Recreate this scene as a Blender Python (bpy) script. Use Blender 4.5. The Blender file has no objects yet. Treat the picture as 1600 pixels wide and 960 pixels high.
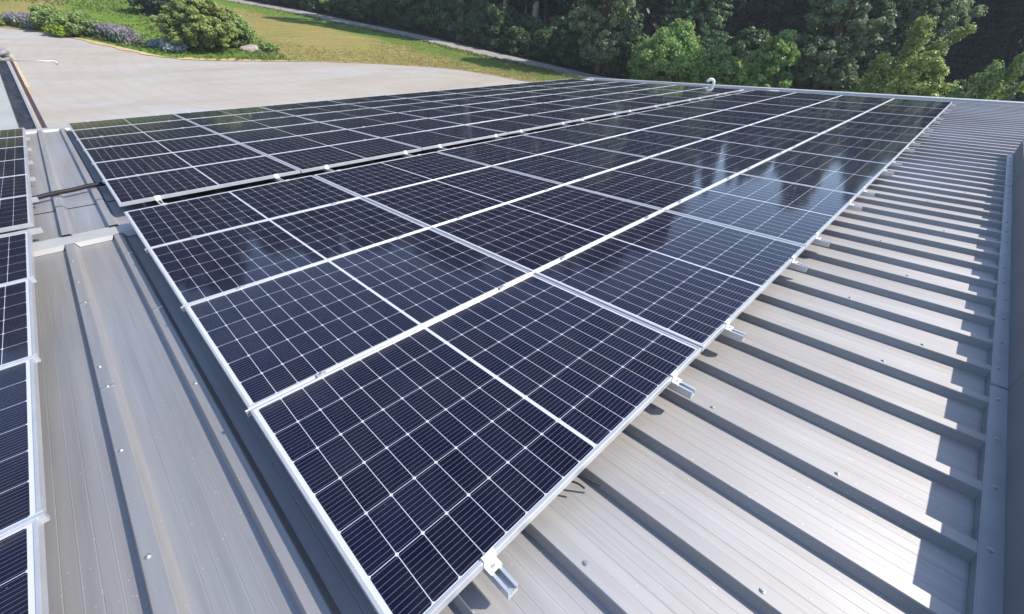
import bpy, math, random
import numpy as np
from mathutils import Vector, Matrix

random.seed(7)
rng = np.random.default_rng(7)
D = bpy.data
SC = bpy.context.scene
COL = SC.collection
rad = math.radians

# ------------------------------------------------------------------ camera
# the roof falls 6 degrees along its own y axis; W turns roof coordinates (r) into world ones
TILT = rad(6)
CT, ST = math.cos(TILT), math.sin(TILT)
def W(x, y, z=0.0):
    return Vector((x, y * CT + z * ST, -y * ST + z * CT))
RIGHT = Vector((0.7093, -0.7015, 0.0691)).normalized()
FWD = Vector((0.5959, 0.5445, -0.5902))
FWD = (FWD - RIGHT * FWD.dot(RIGHT)).normalized()
DOWN = FWD.cross(RIGHT).normalized()
CAM = Vector((-0.112, -4.954, 1.810))
FPX = 661.2
cam_data = D.cameras.new('camera')
cam_data.sensor_width = 36
cam_data.lens = FPX / 1600 * 36
cam_data.clip_start = 0.05
cam_data.clip_end = 3000
cam = D.objects.new('camera', cam_data)
COL.objects.link(cam)
m3 = Matrix((RIGHT, -DOWN, -FWD)).transposed()
cam.matrix_world = Matrix.Translation(CAM) @ m3.to_4x4()
SC.camera = cam

# ------------------------------------------------------------------ light
SUN_R = W(0.80, -0.82, 1.0).normalized()
SUN_EL = math.asin(SUN_R.z)
SUN_AZ = math.atan2(SUN_R.x, SUN_R.y)          # from +Y, clockwise
world = D.worlds.new('World')
SC.world = world
world.use_nodes = True
wn, wl = world.node_tree.nodes, world.node_tree.links
bg = wn['Background']
sky = wn.new('ShaderNodeTexSky')
sky.sky_type = 'NISHITA'
sky.sun_disc = False
sky.sun_elevation = SUN_EL
sky.sun_rotation = SUN_AZ
sky.air_density = 1.0
sky.dust_density = 0.7
sky.ozone_density = 2.2
tcw = wn.new('ShaderNodeTexCoord')
mpw = wn.new('ShaderNodeMapping')
mpw.inputs['Scale'].default_value = (1.0, 1.0, 3.2)
nzw = wn.new('ShaderNodeTexNoise')
nzw.inputs['Scale'].default_value = 2.6
nzw.inputs['Detail'].default_value = 6
rmw = wn.new('ShaderNodeMapRange')
rmw.inputs['From Min'].default_value = 0.53
rmw.inputs['From Max'].default_value = 0.72
rmw.inputs['To Max'].default_value = 0.12
mxw = wn.new('ShaderNodeMix')
mxw.data_type = 'RGBA'
mxw.inputs[7].default_value = (7.0, 6.6, 6.3, 1)
wl.new(tcw.outputs['Generated'], mpw.inputs['Vector'])
wl.new(mpw.outputs['Vector'], nzw.inputs['Vector'])
wl.new(nzw.outputs['Fac'], rmw.inputs['Value'])
wl.new(rmw.outputs['Result'], mxw.inputs[0])
wl.new(sky.outputs[0], mxw.inputs[6])
wl.new(mxw.outputs[2], bg.inputs['Color'])
bg.inputs['Strength'].default_value = 0.15
sd = D.lights.new('sun', 'SUN')
sd.energy = 3.9
sd.angle = rad(0.55)
sd.color = (1.0, 0.93, 0.83)
sun = D.objects.new('sun', sd)
COL.objects.link(sun)
sun.rotation_euler = SUN_R.to_track_quat('Z', 'Y').to_euler()
sun.location = (20, -20, 40)
SC.view_settings.view_transform = 'Standard'
SC.view_settings.look = 'None'
SC.view_settings.gamma = 1
SC.view_settings.use_curve_mapping = False
SC.view_settings.exposure = 0.88

# ------------------------------------------------------------------ materials
def new_mat(name):
    m = D.materials.new(name)
    m.use_nodes = True
    n, l = m.node_tree.nodes, m.node_tree.links
    return m, n, l, n['Principled BSDF']

def setp(b, col=None, rough=None, metal=None, spec=None, ior=None):
    if col is not None: b.inputs['Base Color'].default_value = (*col, 1)
    if rough is not None: b.inputs['Roughness'].default_value = rough
    if metal is not None: b.inputs['Metallic'].default_value = metal
    if spec is not None: b.inputs['Specular IOR Level'].default_value = spec
    if ior is not None: b.inputs['IOR'].default_value = ior

def math_node(n, l, op, a, b=None, c=None):
    x = n.new('ShaderNodeMath')
    x.operation = op
    for i, v in enumerate((a, b, c)):
        if v is None: continue
        if isinstance(v, (int, float)): x.inputs[i].default_value = v
        else: l.new(v, x.inputs[i])
    return x.outputs[0]

def mixc(n, l, f, a, b):
    x = n.new('ShaderNodeMix')
    x.data_type = 'RGBA'
    for s, v in ((0, f), (6, a), (7, b)):
        if isinstance(v, tuple): x.inputs[s].default_value = (*v, 1)
        elif isinstance(v, (int, float)): x.inputs[s].default_value = v
        else: l.new(v, x.inputs[s])
    return x.outputs[2]

def noise(n, l, scale, detail=3, rough=.5, vec=None, mscale=None, kind='Object'):
    t = n.new('ShaderNodeTexNoise')
    t.inputs['Scale'].default_value = scale
    t.inputs['Detail'].default_value = detail
    t.inputs['Roughness'].default_value = rough
    if vec is None:
        tc = n.new('ShaderNodeTexCoord')
        vec = tc.outputs[kind]
    if mscale is not None:
        mp = n.new('ShaderNodeMapping')
        mp.inputs['Scale'].default_value = mscale
        l.new(vec, mp.inputs['Vector'])
        vec = mp.outputs['Vector']
    l.new(vec, t.inputs['Vector'])
    return t.outputs['Fac']

def maprange(n, l, v, a, b, c=0.0, d=1.0):
    x = n.new('ShaderNodeMapRange')
    l.new(v, x.inputs['Value'])
    for s, k in (('From Min', a), ('From Max', b), ('To Min', c), ('To Max', d)):
        x.inputs[s].default_value = k
    return x.outputs['Result']

def bump(n, l, b, h, strength, dist):
    x = n.new('ShaderNodeBump')
    x.inputs['Strength'].default_value = strength
    x.inputs['Distance'].default_value = dist
    l.new(h, x.inputs['Height'])
    l.new(x.outputs['Normal'], b.inputs['Normal'])

def plain(name, col, rough=.5, metal=0., var=.12, scale=8., spec=.5, bmp=0.):
    m, n, l, b = new_mat(name)
    setp(b, col, rough, metal, spec)
    nz = noise(n, l, scale, 5)
    f = maprange(n, l, nz, .3, .7, 0, 1)
    lo = tuple(c * (1 - var) for c in col)
    hi = tuple(min(1, c * (1 + var)) for c in col)
    l.new(mixc(n, l, f, lo, hi), b.inputs['Base Color'])
    if bmp: bump(n, l, b, nz, bmp, .02)
    return m

# sheet metal of the roof: silver-grey coated steel, dusty, with splashes and stains
def roof_mat(name, base, brown):
    m, n, l, b = new_mat(name)
    tc = n.new('ShaderNodeTexCoord')
    ob = tc.outputs['Object']
    streak = noise(n, l, 1.0, 5, .6, ob, (9.0, .35, 1.0))
    big = noise(n, l, .55, 4, .55, ob)
    spots = n.new('ShaderNodeTexVoronoi')
    spots.inputs['Scale'].default_value = 95
    l.new(ob, spots.inputs['Vector'])
    rnd = n.new('ShaderNodeSeparateColor')
    l.new(spots.outputs['Color'], rnd.inputs[0])
    patch = noise(n, l, 2.2, 3, .5, ob, (1, 1, 1))
    thr = maprange(n, l, patch, .50, .72, .0, .24)
    pick = math_node(n, l, 'LESS_THAN', rnd.outputs[0], thr)
    size = math_node(n, l, 'MULTIPLY', rnd.outputs[1], .27)
    dot = math_node(n, l, 'LESS_THAN', spots.outputs['Distance'], size)
    dot = math_node(n, l, 'MULTIPLY', dot, pick)
    c = mixc(n, l, maprange(n, l, streak, .3, .7), tuple(k * .85 for k in base), tuple(k * 1.10 for k in base))
    c = mixc(n, l, maprange(n, l, big, .38, .64, 0, .6), c, brown)
    fine = noise(n, l, 1.0, 6, .7, ob, (38.0, 1.1, 1.0))
    c = mixc(n, l, maprange(n, l, fine, .5, .75, 0, .30), c, tuple(k * .72 for k in brown))
    c = mixc(n, l, math_node(n, l, 'MULTIPLY', dot, .55), c, (.75, .75, .72))
    l.new(c, b.inputs['Base Color'])
    setp(b, metal=.82)
    r = maprange(n, l, streak, .25, .75, .63, .70)
    r2 = math_node(n, l, 'ADD', r, maprange(n, l, big, .4, .7, 0, .10))
    l.new(r2, b.inputs['Roughness'])
    bump(n, l, b, noise(n, l, 14, 3, .5, ob, (1, .25, 1)), .10, .004)
    return m
M_ROOF = roof_mat('coated_roof_steel', (.415, .41, .415), (.335, .31, .285))
M_FLASH = plain('pale_flashing', (.50, .495, .475), .42, .35, .06, 5)
M_CURB = plain('grey_curb_sheet', (.22, .235, .25), .5, .35, .10, 2.5)
M_ALU = plain('anodised_aluminium', (.50, .51, .53), .40, .5, .06, 12)
M_RAIL = plain('mill_finish_aluminium', (.62, .65, .67), .38, .7, .06, 25)
M_STEEL = plain('screw_steel', (.55, .55, .54), .35, .9, .1, 60)
M_DARK = plain('dark_rubber', (.012, .012, .014), .6, 0, .2, 30, spec=.3)
M_WALL = plain('wall_cladding', (.42, .42, .41), .6, .1, .08, 1.2)
M_PIPE = plain('white_plastic', (.74, .76, .74), .38, 0, .05, 10)

# laminated half-cell glass: cells, white gaps, diamonds at the crossings, ribbon wires
PW, PH = 1.722, 1.134            # outer size of a panel
def cell_mat():
    m, n, l, b = new_mat('solar_cells_under_glass')
    tc = n.new('ShaderNodeTexCoord')
    sp = n.new('ShaderNodeSeparateXYZ')
    l.new(tc.outputs['Object'], sp.inputs[0])
    X, Y = sp.outputs[0], sp.outputs[1]
    ax = math_node(n, l, 'ABSOLUTE', X)
    px, py = .0920, .1836
    half_gap = .0075
    u = math_node(n, l, 'DIVIDE', math_node(n, l, 'SUBTRACT', ax, half_gap), px)
    v = math_node(n, l, 'ADD', math_node(n, l, 'DIVIDE', Y, py), 3.0)
    fu = math_node(n, l, 'FRACT', u)
    fv = math_node(n, l, 'FRACT', v)
    du = math_node(n, l, 'MULTIPLY', math_node(n, l, 'MINIMUM', fu, math_node(n, l, 'SUBTRACT', 1.0, fu)), px)
    dv = math_node(n, l, 'MULTIPLY', math_node(n, l, 'MINIMUM', fv, math_node(n, l, 'SUBTRACT', 1.0, fv)), py)
    lu = math_node(n, l, 'LESS_THAN', du, .00110)
    lv = math_node(n, l, 'LESS_THAN', dv, .00115)
    dia = math_node(n, l, 'LESS_THAN', math_node(n, l, 'ADD', du, dv), .0078)
    mid = math_node(n, l, 'LESS_THAN', ax, half_gap)
    ox = math_node(n, l, 'GREATER_THAN', ax, half_gap + 9 * px - .001)
    oy = math_node(n, l, 'GREATER_THAN', math_node(n, l, 'ABSOLUTE', Y), 3 * py - .001)
    w = lu
    for k in (lv, dia, mid, ox, oy): w = math_node(n, l, 'MAXIMUM', w, k)
    # ten ribbon wires in every cell, running along the long side
    fb = math_node(n, l, 'FRACT', math_node(n, l, 'MULTIPLY', v, 10.0))
    wire = math_node(n, l, 'LESS_THAN', math_node(n, l, 'ABSOLUTE', math_node(n, l, 'SUBTRACT', fb, .5)), .032)
    # every panel and cell differs a little in tone
    oi = n.new('ShaderNodeObjectInfo')
    cu = math_node(n, l, 'FLOOR', math_node(n, l, 'DIVIDE', X, px))
    cv = math_node(n, l, 'FLOOR', v)
    wnz = n.new('ShaderNodeTexWhiteNoise')
    wnz.noise_dimensions = '3D'
    cb = n.new('ShaderNodeCombineXYZ')
    l.new(cu, cb.inputs[0]); l.new(cv, cb.inputs[1]); l.new(oi.outputs['Random'], cb.inputs[2])
    l.new(cb.outputs[0], wnz.inputs['Vector'])
    cell = mixc(n, l, wnz.outputs['Value'], (.0024, .0036, .0135), (.0050, .0066, .0220))
    cell = mixc(n, l, math_node(n, l, 'MULTIPLY', oi.outputs['Random'], .4), cell, (.009, .0075, .020))
    c = mixc(n, l, wire, cell, (.13, .14, .19))
    c = mixc(n, l, w, c, (.47, .49, .55))
    dust = noise(n, l, 3.5, 6, .65, tc.outputs['Object'])
    c = mixc(n, l, maprange(n, l, dust, .42, .8, 0.002, .020), c, (.5, .45, .38))
    edge = maprange(n, l, Y, PH / 2 - .075, PH / 2 - .012, 0, 1)
    drip = noise(n, l, 1.0, 4, .6, tc.outputs['Object'], (16, 2.0, 1))
    c = mixc(n, l, math_node(n, l, 'MULTIPLY', math_node(n, l, 'MULTIPLY', edge, drip), .10), c, (.42, .38, .32))
    spk = n.new('ShaderNodeTexVoronoi'); spk.inputs['Scale'].default_value = 38
    l.new(tc.outputs['Object'], spk.inputs['Vector'])
    sc = n.new('ShaderNodeSeparateColor'); l.new(spk.outputs['Color'], sc.inputs[0])
    sdot = math_node(n, l, 'MULTIPLY', math_node(n, l, 'LESS_THAN', spk.outputs['Distance'], .055),
                     math_node(n, l, 'LESS_THAN', sc.outputs[0], .10))
    c = mixc(n, l, math_node(n, l, 'MULTIPLY', sdot, .30), c, (.5, .48, .44))
    l.new(c, b.inputs['Base Color'])
    setp(b, rough=.5, spec=.0)
    # the glass pane above the cells
    b.inputs['Coat Weight'].default_value = 1.0
    b.inputs['Coat IOR'].default_value = 1.25
    l.new(maprange(n, l, dust, .3, .8, .045, .11), b.inputs['Coat Roughness'])
    bp = n.new('ShaderNodeBump')
    bp.inputs['Strength'].default_value = .012
    bp.inputs['Distance'].default_value = .02
    l.new(noise(n, l, 2.2, 2, .5, tc.outputs['Object']), bp.inputs['Height'])
    l.new(bp.outputs['Normal'], b.inputs['Coat Normal'])
    return m
M_CELL = cell_mat()

def leaf_mat(name, dark, light, trans=.35, rough=.5, scale=1.6):
    m, n, l, b = new_mat(name)
    at = n.new('ShaderNodeAttribute'); at.attribute_name = 'tone'
    oi = n.new('ShaderNodeObjectInfo')
    nz = noise(n, l, scale, 3)
    f = math_node(n, l, 'ADD', math_node(n, l, 'MULTIPLY', at.outputs['Fac'], .65), math_node(n, l, 'MULTIPLY', nz, .45))
    f = math_node(n, l, 'ADD', f, math_node(n, l, 'MULTIPLY', oi.outputs['Random'], .12))
    f = math_node(n, l, 'SUBTRACT', f, .12)
    c = mixc(n, l, f, dark, light)
    l.new(c, b.inputs['Base Color'])
    setp(b, rough=rough, spec=.35)
    tr = n.new('ShaderNodeBsdfTranslucent')
    l.new(c, tr.inputs['Color'])
    mx = n.new('ShaderNodeMixShader')
    mx.inputs[0].default_value = trans
    l.new(b.outputs[0], mx.inputs[1]); l.new(tr.outputs[0], mx.inputs[2])
    l.new(mx.outputs[0], n['Material Output'].inputs['Surface'])
    return m
L_DEEP = leaf_mat('deep_green_leaves', (.016, .036, .019), (.058, .10, .045))
L_MID = leaf_mat('mid_green_leaves', (.06, .14, .03), (.40, .56, .17))
L_GREY = leaf_mat('grey_green_leaves', (.07, .12, .055), (.38, .47, .25))
L_FRESH = leaf_mat('fresh_green_leaves', (.10, .17, .045), (.40, .52, .17))
L_YELL = leaf_mat('yellow_green_leaves', (.15, .22, .05), (.52, .58, .18))
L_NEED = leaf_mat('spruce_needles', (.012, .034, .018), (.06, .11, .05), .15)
L_LIME = leaf_mat('lime_leaves', (.16, .24, .02), (.40, .50, .06))
L_BLUE = leaf_mat('bluish_leaves', (.14, .22, .20), (.50, .62, .58))
L_PURP = leaf_mat('lavender_flowers', (.26, .245, .27), (.42, .39, .43), .35)
L_STEM = leaf_mat('lavender_stems', (.16, .20, .11), (.30, .34, .22), .2)
M_BARK = plain('grey_brown_bark', (.13, .10, .08), .85, 0, .35, 6, bmp=.6)
M_PINE = plain('reddish_pine_bark', (.19, .135, .10), .85, 0, .3, 5, bmp=.6)
M_BIRCH = plain('white_birch_bark', (.55, .54, .50), .7, 0, .3, 7, bmp=.3)
M_ROCK = plain('field_stone', (.25, .23, .21), .85, 0, .25, 3, bmp=.7)

# ------------------------------------------------------------------ mesh helpers
class MB:
    def __init__(s): s.v = []; s.f = []
    def add(s, vs, fs):
        o = len(s.v)
        s.v += [tuple(p) for p in vs]
        s.f += [tuple(i + o for i in f) for f in fs]
        return s
    def box(s, x0, x1, y0, y1, z0, z1):
        v = [(x, y, z) for z in (z0, z1) for y in (y0, y1) for x in (x0, x1)]
        return s.add(v, [(0, 2, 3, 1), (4, 5, 7, 6), (0, 1, 5, 4), (2, 6, 7, 3), (0, 4, 6, 2), (1, 3, 7, 5)])
    def tube(s, pts, rs, n=10, cap=True):
        pts = [Vector(p) for p in pts]
        if isinstance(rs, (int, float)): rs = [rs] * len(pts)
        vs = []; up = None
        for i, p in enumerate(pts):
            t = (pts[min(i + 1, len(pts) - 1)] - pts[max(i - 1, 0)]).normalized()
            if up is None: up = Vector((0, 0, 1)) if abs(t.z) < .9 else Vector((1, 0, 0))
            a = t.cross(up).normalized(); b = a.cross(t).normalized(); up = b
            for k in range(n):
                th = 2 * math.pi * k / n
                vs.append(p + (a * math.cos(th) + b * math.sin(th)) * rs[i])
        fs = [(i * n + k, i * n + (k + 1) % n, (i + 1) * n + (k + 1) % n, (i + 1) * n + k)
              for i in range(len(pts) - 1) for k in range(n)]
        if cap:
            fs.append(tuple(range(n - 1, -1, -1)))
            fs.append(tuple((len(pts) - 1) * n + k for k in range(n)))
        return s.add(vs, fs)
    def prism(s, prof, axis, a, b):
        # closed 2D outline swept along an axis; 'y': (x,z) outline, 'x': (y,z) outline
        n = len(prof)
        vs = []
        for t in (a, b):
            for p, q in prof:
                vs.append((p, t, q) if axis == 'y' else (t, p, q))
        fs = [(i, (i + 1) % n, n + (i + 1) % n, n + i) for i in range(n)]
        fs += [tuple(range(n - 1, -1, -1)), tuple(range(n, 2 * n))]
        return s.add(vs, fs)
    def mesh(s, name, mat, smooth=False):
        me = D.meshes.new(name)
        me.from_pydata(s.v, [], s.f)
        me.validate()
        import bmesh
        bm = bmesh.new(); bm.from_mesh(me)
        bmesh.ops.recalc_face_normals(bm, faces=bm.faces)
        bm.to_mesh(me); bm.free()
        me.materials.append(mat)
        if smooth: me.polygons.foreach_set('use_smooth', [True] * len(me.polygons))
        return me

def link(name, me, parent=None, loc=None, rot=None):
    o = D.objects.new(name, me)
    COL.objects.link(o)
    if parent: o.parent = parent
    if loc is not None: o.location = loc
    if rot is not None: o.rotation_euler = rot
    return o
def tag(o, label=None, cat=None, group=None, kind=None):
    if label: o['label'] = label
    if cat: o['category'] = cat
    if group: o['group'] = group
    if kind: o['kind'] = kind
    return o
def thing(name, label, cat, loc=(0, 0, 0), rot=(0, 0, 0), group=None):
    return tag(link(name, None, None, loc, rot), label, cat, group)
def copy_tree(o, parent=None):
    c = o.copy(); COL.objects.link(c); c.parent = parent
    for ch in list(o.children): copy_tree(ch, c)
    return c
ROOFROT = (-TILT, 0, 0)
def bevel(o, w=.002, seg=1):
    b = o.modifiers.new('bevel', 'BEVEL'); b.width = w; b.segments = seg; b.limit_method = 'ANGLE'
    return o
ORD = ['first', 'second', 'third', 'fourth', 'fifth', 'sixth', 'seventh', 'eighth', 'ninth', 'tenth',
       'eleventh', 'twelfth', 'thirteenth', 'fourteenth', 'fifteenth', 'sixteenth', 'seventeenth', 'eighteenth']

# ------------------------------------------------------------------ ground
GZ, GS = -4.4, .055
def gz(x, y): return GZ + GS * (y - 9)
def ray(px, py):
    return (FWD + RIGHT * ((px - 800) / FPX) + DOWN * ((py - 480) / FPX)).normalized()
def ground_at(px, py):
    d = ray(px, py)
    t = (GZ + GS * (CAM.y - 9) - CAM.z) / (d.z - GS * d.y)
    return CAM + d * t
def smooth_line(pts, n=6):
    out = []
    for i in range(len(pts) - 1):
        p0 = pts[max(i - 1, 0)]; p1 = pts[i]; p2 = pts[i + 1]; p3 = pts[min(i + 2, len(pts) - 1)]
        for k in range(n):
            t = k / n
            out.append(tuple(.5 * (2 * b + (c - a) * t + (2 * a - 5 * b + 4 * c - d) * t * t + (3 * b - a - 3 * c + d) * t ** 3)
                             for a, b, c, d in zip(p0, p1, p2, p3)))
    out.append(pts[-1])
    return out
def g2(px, py):
    p = ground_at(px, py); return (p.x, p.y)
# edge of the gravel yard, from far left to the right
EDGE = smooth_line([(-60, 72), (-40, 63), (-22, 54.5), (-9, 48.5)] + [g2(*p) for p in ((0, 44), (120, 60), (200, 77), (260, 90), (310, 95), (430, 97), (520, 98), (600, 101), (700, 108), (770, 118), (835, 130))]
                   + [(33, 15), (34, 5), (34, -40)], 8)
PATH_NEAR = smooth_line([(-6, 124), (3, 104), (11.5, 86.5), (17, 75.5)] + [g2(*p) for p in ((355, 2), (430, 15), (520, 34), (640, 59), (720, 79), (800, 97), (860, 111), (925, 126))] + [(38.5, 15), (39.5, 2), (40, -40)], 8)
def dist_to(line, x, y):
    best = 1e9
    for (x0, y0), (x1, y1) in zip(line[:-1], line[1:]):
        dx, dy = x1 - x0, y1 - y0
        t = max(0, min(1, ((x - x0) * dx + (y - y0) * dy) / (dx * dx + dy * dy + 1e-9)))
        best = min(best, math.hypot(x - x0 - t * dx, y - y0 - t * dy))
    return best

def ground_mat():
    m, n, l, b = new_mat('forest_and_meadow_ground')
    nz = noise(n, l, .35, 6)
    c = mixc(n, l, maprange(n, l, nz, .35, .65), (.035, .05, .018), (.07, .075, .03))
    l.new(c, b.inputs['Base Color']); setp(b, rough=.95, spec=.1)
    return m
def lawn_mat():
    m, n, l, b = new_mat('dry_and_green_lawn')
    at = n.new('ShaderNodeAttribute'); at.attribute_name = 'green'
    tc = n.new('ShaderNodeTexCoord')
    P = tc.outputs['Object']
    n1 = noise(n, l, .33, 5, .6, P)
    n2 = noise(n, l, 5.0, 6, .75, P)
    n3 = noise(n, l, 1.0, 5, .6, P, (.35, 2.4, 1))
    wv = n.new('ShaderNodeTexWave')
    mp = n.new('ShaderNodeMapping'); mp.inputs['Rotation'].default_value = (0, 0, rad(58))
    l.new(P, mp.inputs['Vector']); l.new(mp.outputs[0], wv.inputs['Vector'])
    wv.inputs['Scale'].default_value = .55; wv.inputs['Distortion'].default_value = 5.0
    wv.inputs['Detail'].default_value = 3; wv.inputs['Detail Scale'].default_value = .8
    dry = mixc(n, l, maprange(n, l, n3, .3, .7), (.21, .18, .055), (.37, .32, .12))
    dry = mixc(n, l, maprange(n, l, wv.outputs['Fac'], .3, .9, 0, .22), dry, (.19, .18, .06))
    dry = mixc(n, l, maprange(n, l, n2, .38, .68, 0, .75), dry, (.15, .135, .05))
    grn = mixc(n, l, maprange(n, l, n1, .3, .7), (.08, .16, .024), (.17, .25, .045))
    grn = mixc(n, l, maprange(n, l, n2, .4, .75, 0, .6), grn, (.04, .08, .016))
    f = math_node(n, l, 'ADD', at.outputs['Fac'], math_node(n, l, 'MULTIPLY', math_node(n, l, 'SUBTRACT', n1, .5), 1.8))
    f = math_node(n, l, 'ADD', f, math_node(n, l, 'MULTIPLY', math_node(n, l, 'SUBTRACT', n2, .5), .5))
    c = mixc(n, l, maprange(n, l, f, .3, .7), dry, grn)
    l.new(c, b.inputs['Base Color']); setp(b, rough=.95, spec=.05)
    bump(n, l, b, n2, .8, .12)
    return m
def gravel_mat():
    m, n, l, b = new_mat('pale_compacted_gravel')
    tc = n.new('ShaderNodeTexCoord'); P = tc.outputs['Object']
    n1 = noise(n, l, .10, 5, .6, P, (.5, 1.6, 1))
    n2 = noise(n, l, 1.0, 6, .7, P, (.22, .55, 1))
    n3 = noise(n, l, 14, 4, .8, P)
    wv = n.new('ShaderNodeTexWave'); wv.wave_type = 'RINGS'; wv.rings_direction = 'Z'
    mp = n.new('ShaderNodeMapping'); mp.inputs['Location'].default_value = (-22, -31, 0)
    l.new(P, mp.inputs['Vector']); l.new(mp.outputs[0], wv.inputs['Vector'])
    wv.inputs['Scale'].default_value = .35; wv.inputs['Distortion'].default_value = 3
    wv.inputs['Detail'].default_value = 3
    c = mixc(n, l, maprange(n, l, n1, .44, .56), (.345, .32, .285), (.345, .342, .34))
    c = mixc(n, l, maprange(n, l, n2, .42, .70, 0, .8), c, (.29, .245, .20))
    n4 = noise(n, l, 3.0, 4, .6, P, (.6, 1.5, 1))
    c = mixc(n, l, maprange(n, l, n4, .62, .72, 0, .35), c, (.24, .22, .20))
    c = mixc(n, l, maprange(n, l, wv.outputs['Fac'], .75, 1, 0, .22), c, (.27, .255, .24))
    c = mixc(n, l, maprange(n, l, n3, .5, .8, 0, .25), c, (.28, .26, .235))
    l.new(c, b.inputs['Base Color']); setp(b, rough=.92, spec=.1)
    bump(n, l, b, n3, .35, .03)
    return m

# one ground sheet reaching the horizon, lying on the gentle slope, rising beyond into a wooded hill
def hill(x, y):
    far = max(0.0, math.hypot(x - 10, y - 5) - 85)
    return min(60, .16 * far)
mb = MB()
xs = sorted(set([-1400, -900, -600, -400, -300, -220] + list(range(-160, 201, 20)) + [240, 300, 400, 600, 900, 1400]))
ys = xs
for y in ys:
    for x in xs:
        base = GZ + GS * (max(-60, min(120, y)) - 9)
        mb.v.append((x, y, base - .03 + hill(x, y)))
nx = len(xs)
for j in range(len(ys) - 1):
    for i in range(nx - 1):
        mb.f.append((j * nx + i, j * nx + i + 1, (j + 1) * nx + i + 1, (j + 1) * nx + i))
tag(link('ground', mb.mesh('ground', ground_mat(), True)), kind='structure')

def strip(name, line_a, line_b, z, mat, rows=1):
    mb = MB(); n = len(line_a)
    for r in range(rows + 1):
        t = r / rows
        for (x0, y0), (x1, y1) in zip(line_a, line_b):
            x = x0 + (x1 - x0) * t; y = y0 + (y1 - y0) * t
            mb.v.append((x, y, gz(x, y) + z))
    for r in range(rows):
        for i in range(n - 1):
            mb.f.append((r * n + i, r * n + i + 1, (r + 1) * n + i + 1, (r + 1) * n + i))
    return mb.mesh(name, mat, True)
# gravel yard: between the building side and the lawn edge
inner = [(min(x, 34) if y > -40 else x, -40) for x, y in EDGE]
tag(link('gravel_yard', strip('gravel_yard', EDGE, [(x, -40.1) for x, y in EDGE], .012, gravel_mat(), 1)), kind='structure')
# lawn: a grid with soft humps, coloured by how far it is from yard and path
mb = MB(); greens = []
NL = len(EDGE)
def resample(line, n):
    d = [0]
    for a, b in zip(line[:-1], line[1:]): d.append(d[-1] + math.hypot(b[0] - a[0], b[1] - a[1]))
    out = []
    for k in range(n):
        t = d[-1] * k / (n - 1)
        i = max(j for j in range(len(d)) if d[j] <= t + 1e-9); i = min(i, len(line) - 2)
        f = (t - d[i]) / max(1e-9, d[i + 1] - d[i])
        out.append((line[i][0] + (line[i + 1][0] - line[i][0]) * f, line[i][1] + (line[i + 1][1] - line[i][1]) * f))
    return out
la = resample(EDGE, 150)
pb = PATH_NEAR
lb = resample(pb, 150)
ROWS = 26
for r in range(ROWS + 1):
    t = r / ROWS
    for i in range(150):
        x = la[i][0] + (lb[i][0] - la[i][0]) * t; y = la[i][1] + (lb[i][1] - la[i][1]) * t
        w = math.hypot(lb[i][0] - la[i][0], lb[i][1] - la[i][1])
        d = min(t, 1 - t) * w
        h = .25 * min(1, d / 6) * (math.sin(x * .35 + 1) + math.sin(y * .27 + x * .11)) if d > 0 else 0
        lump = .04 * min(1, d / 2) * math.sin(x * 1.9 + math.sin(y * 1.3)) * math.sin(y * 1.7)
        mb.v.append((x, y, gz(x, y) + .02 + max(-.02, h * .5) + max(-.01, lump)))
        left = max(0, min(1, (16.0 - x + (y - 34) * .10) / 4.0))      # the rough green bank on the left
        nearpath = max(0, min(1, (7.5 - (1 - t) * w) / 4.5))
        g = max(left * .92, nearpath)
        g = max(g - (.75 if (x < 2.5 + (y - 45) * .12 and y > 43.5) else 0), .0)
        greens.append(g)
for r in range(ROWS):
    for i in range(149):
        mb.f.append((r * 150 + i, r * 150 + i + 1, (r + 1) * 150 + i + 1, (r + 1) * 150 + i))
me = mb.mesh('lawn', lawn_mat(), True)
a_ = me.attributes.new('green', 'FLOAT', 'POINT'); a_.data.foreach_set('value', greens)
tag(link('lawn', me), kind='structure')
# dry verge between gravel and lawn
vb = []
for i, (x, y) in enumerate(EDGE):
    a = EDGE[max(i - 1, 0)]; b = EDGE[min(i + 1, len(EDGE) - 1)]
    dx, dy = b[0] - a[0], b[1] - a[1]; L = math.hypot(dx, dy) + 1e-9
    wdt = (.85 if x < 10 else max(.18, .85 - (x - 10) * .12)) * (1 + .25 * math.sin(i * 1.3))
    vb.append((x - dy / L * -wdt * .9, y + dx / L * wdt * .9))
tag(link('dry_verge', strip('dry_verge', EDGE, vb, .04, plain('straw_coloured_verge', (.43, .32, .17), .95, 0, .22, 2.5, spec=.05))), kind='structure')
# path along the edge of the wood
pf = []
for i, (x, y) in enumerate(PATH_NEAR):
    a = PATH_NEAR[max(i - 1, 0)]; b = PATH_NEAR[min(i + 1, len(PATH_NEAR) - 1)]
    dx, dy = b[0] - a[0], b[1] - a[1]; L = math.hypot(dx, dy) + 1e-9
    pf.append((x - dy / L * 2.7, y + dx / L * 2.7))
PATH_FAR = pf
tag(link('path', strip('path', PATH_NEAR, PATH_FAR, .05, plain('worn_asphalt_path', (.27, .255, .24), .9, 0, .16, 1.2, spec=.1), 2)), kind='structure')

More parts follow.
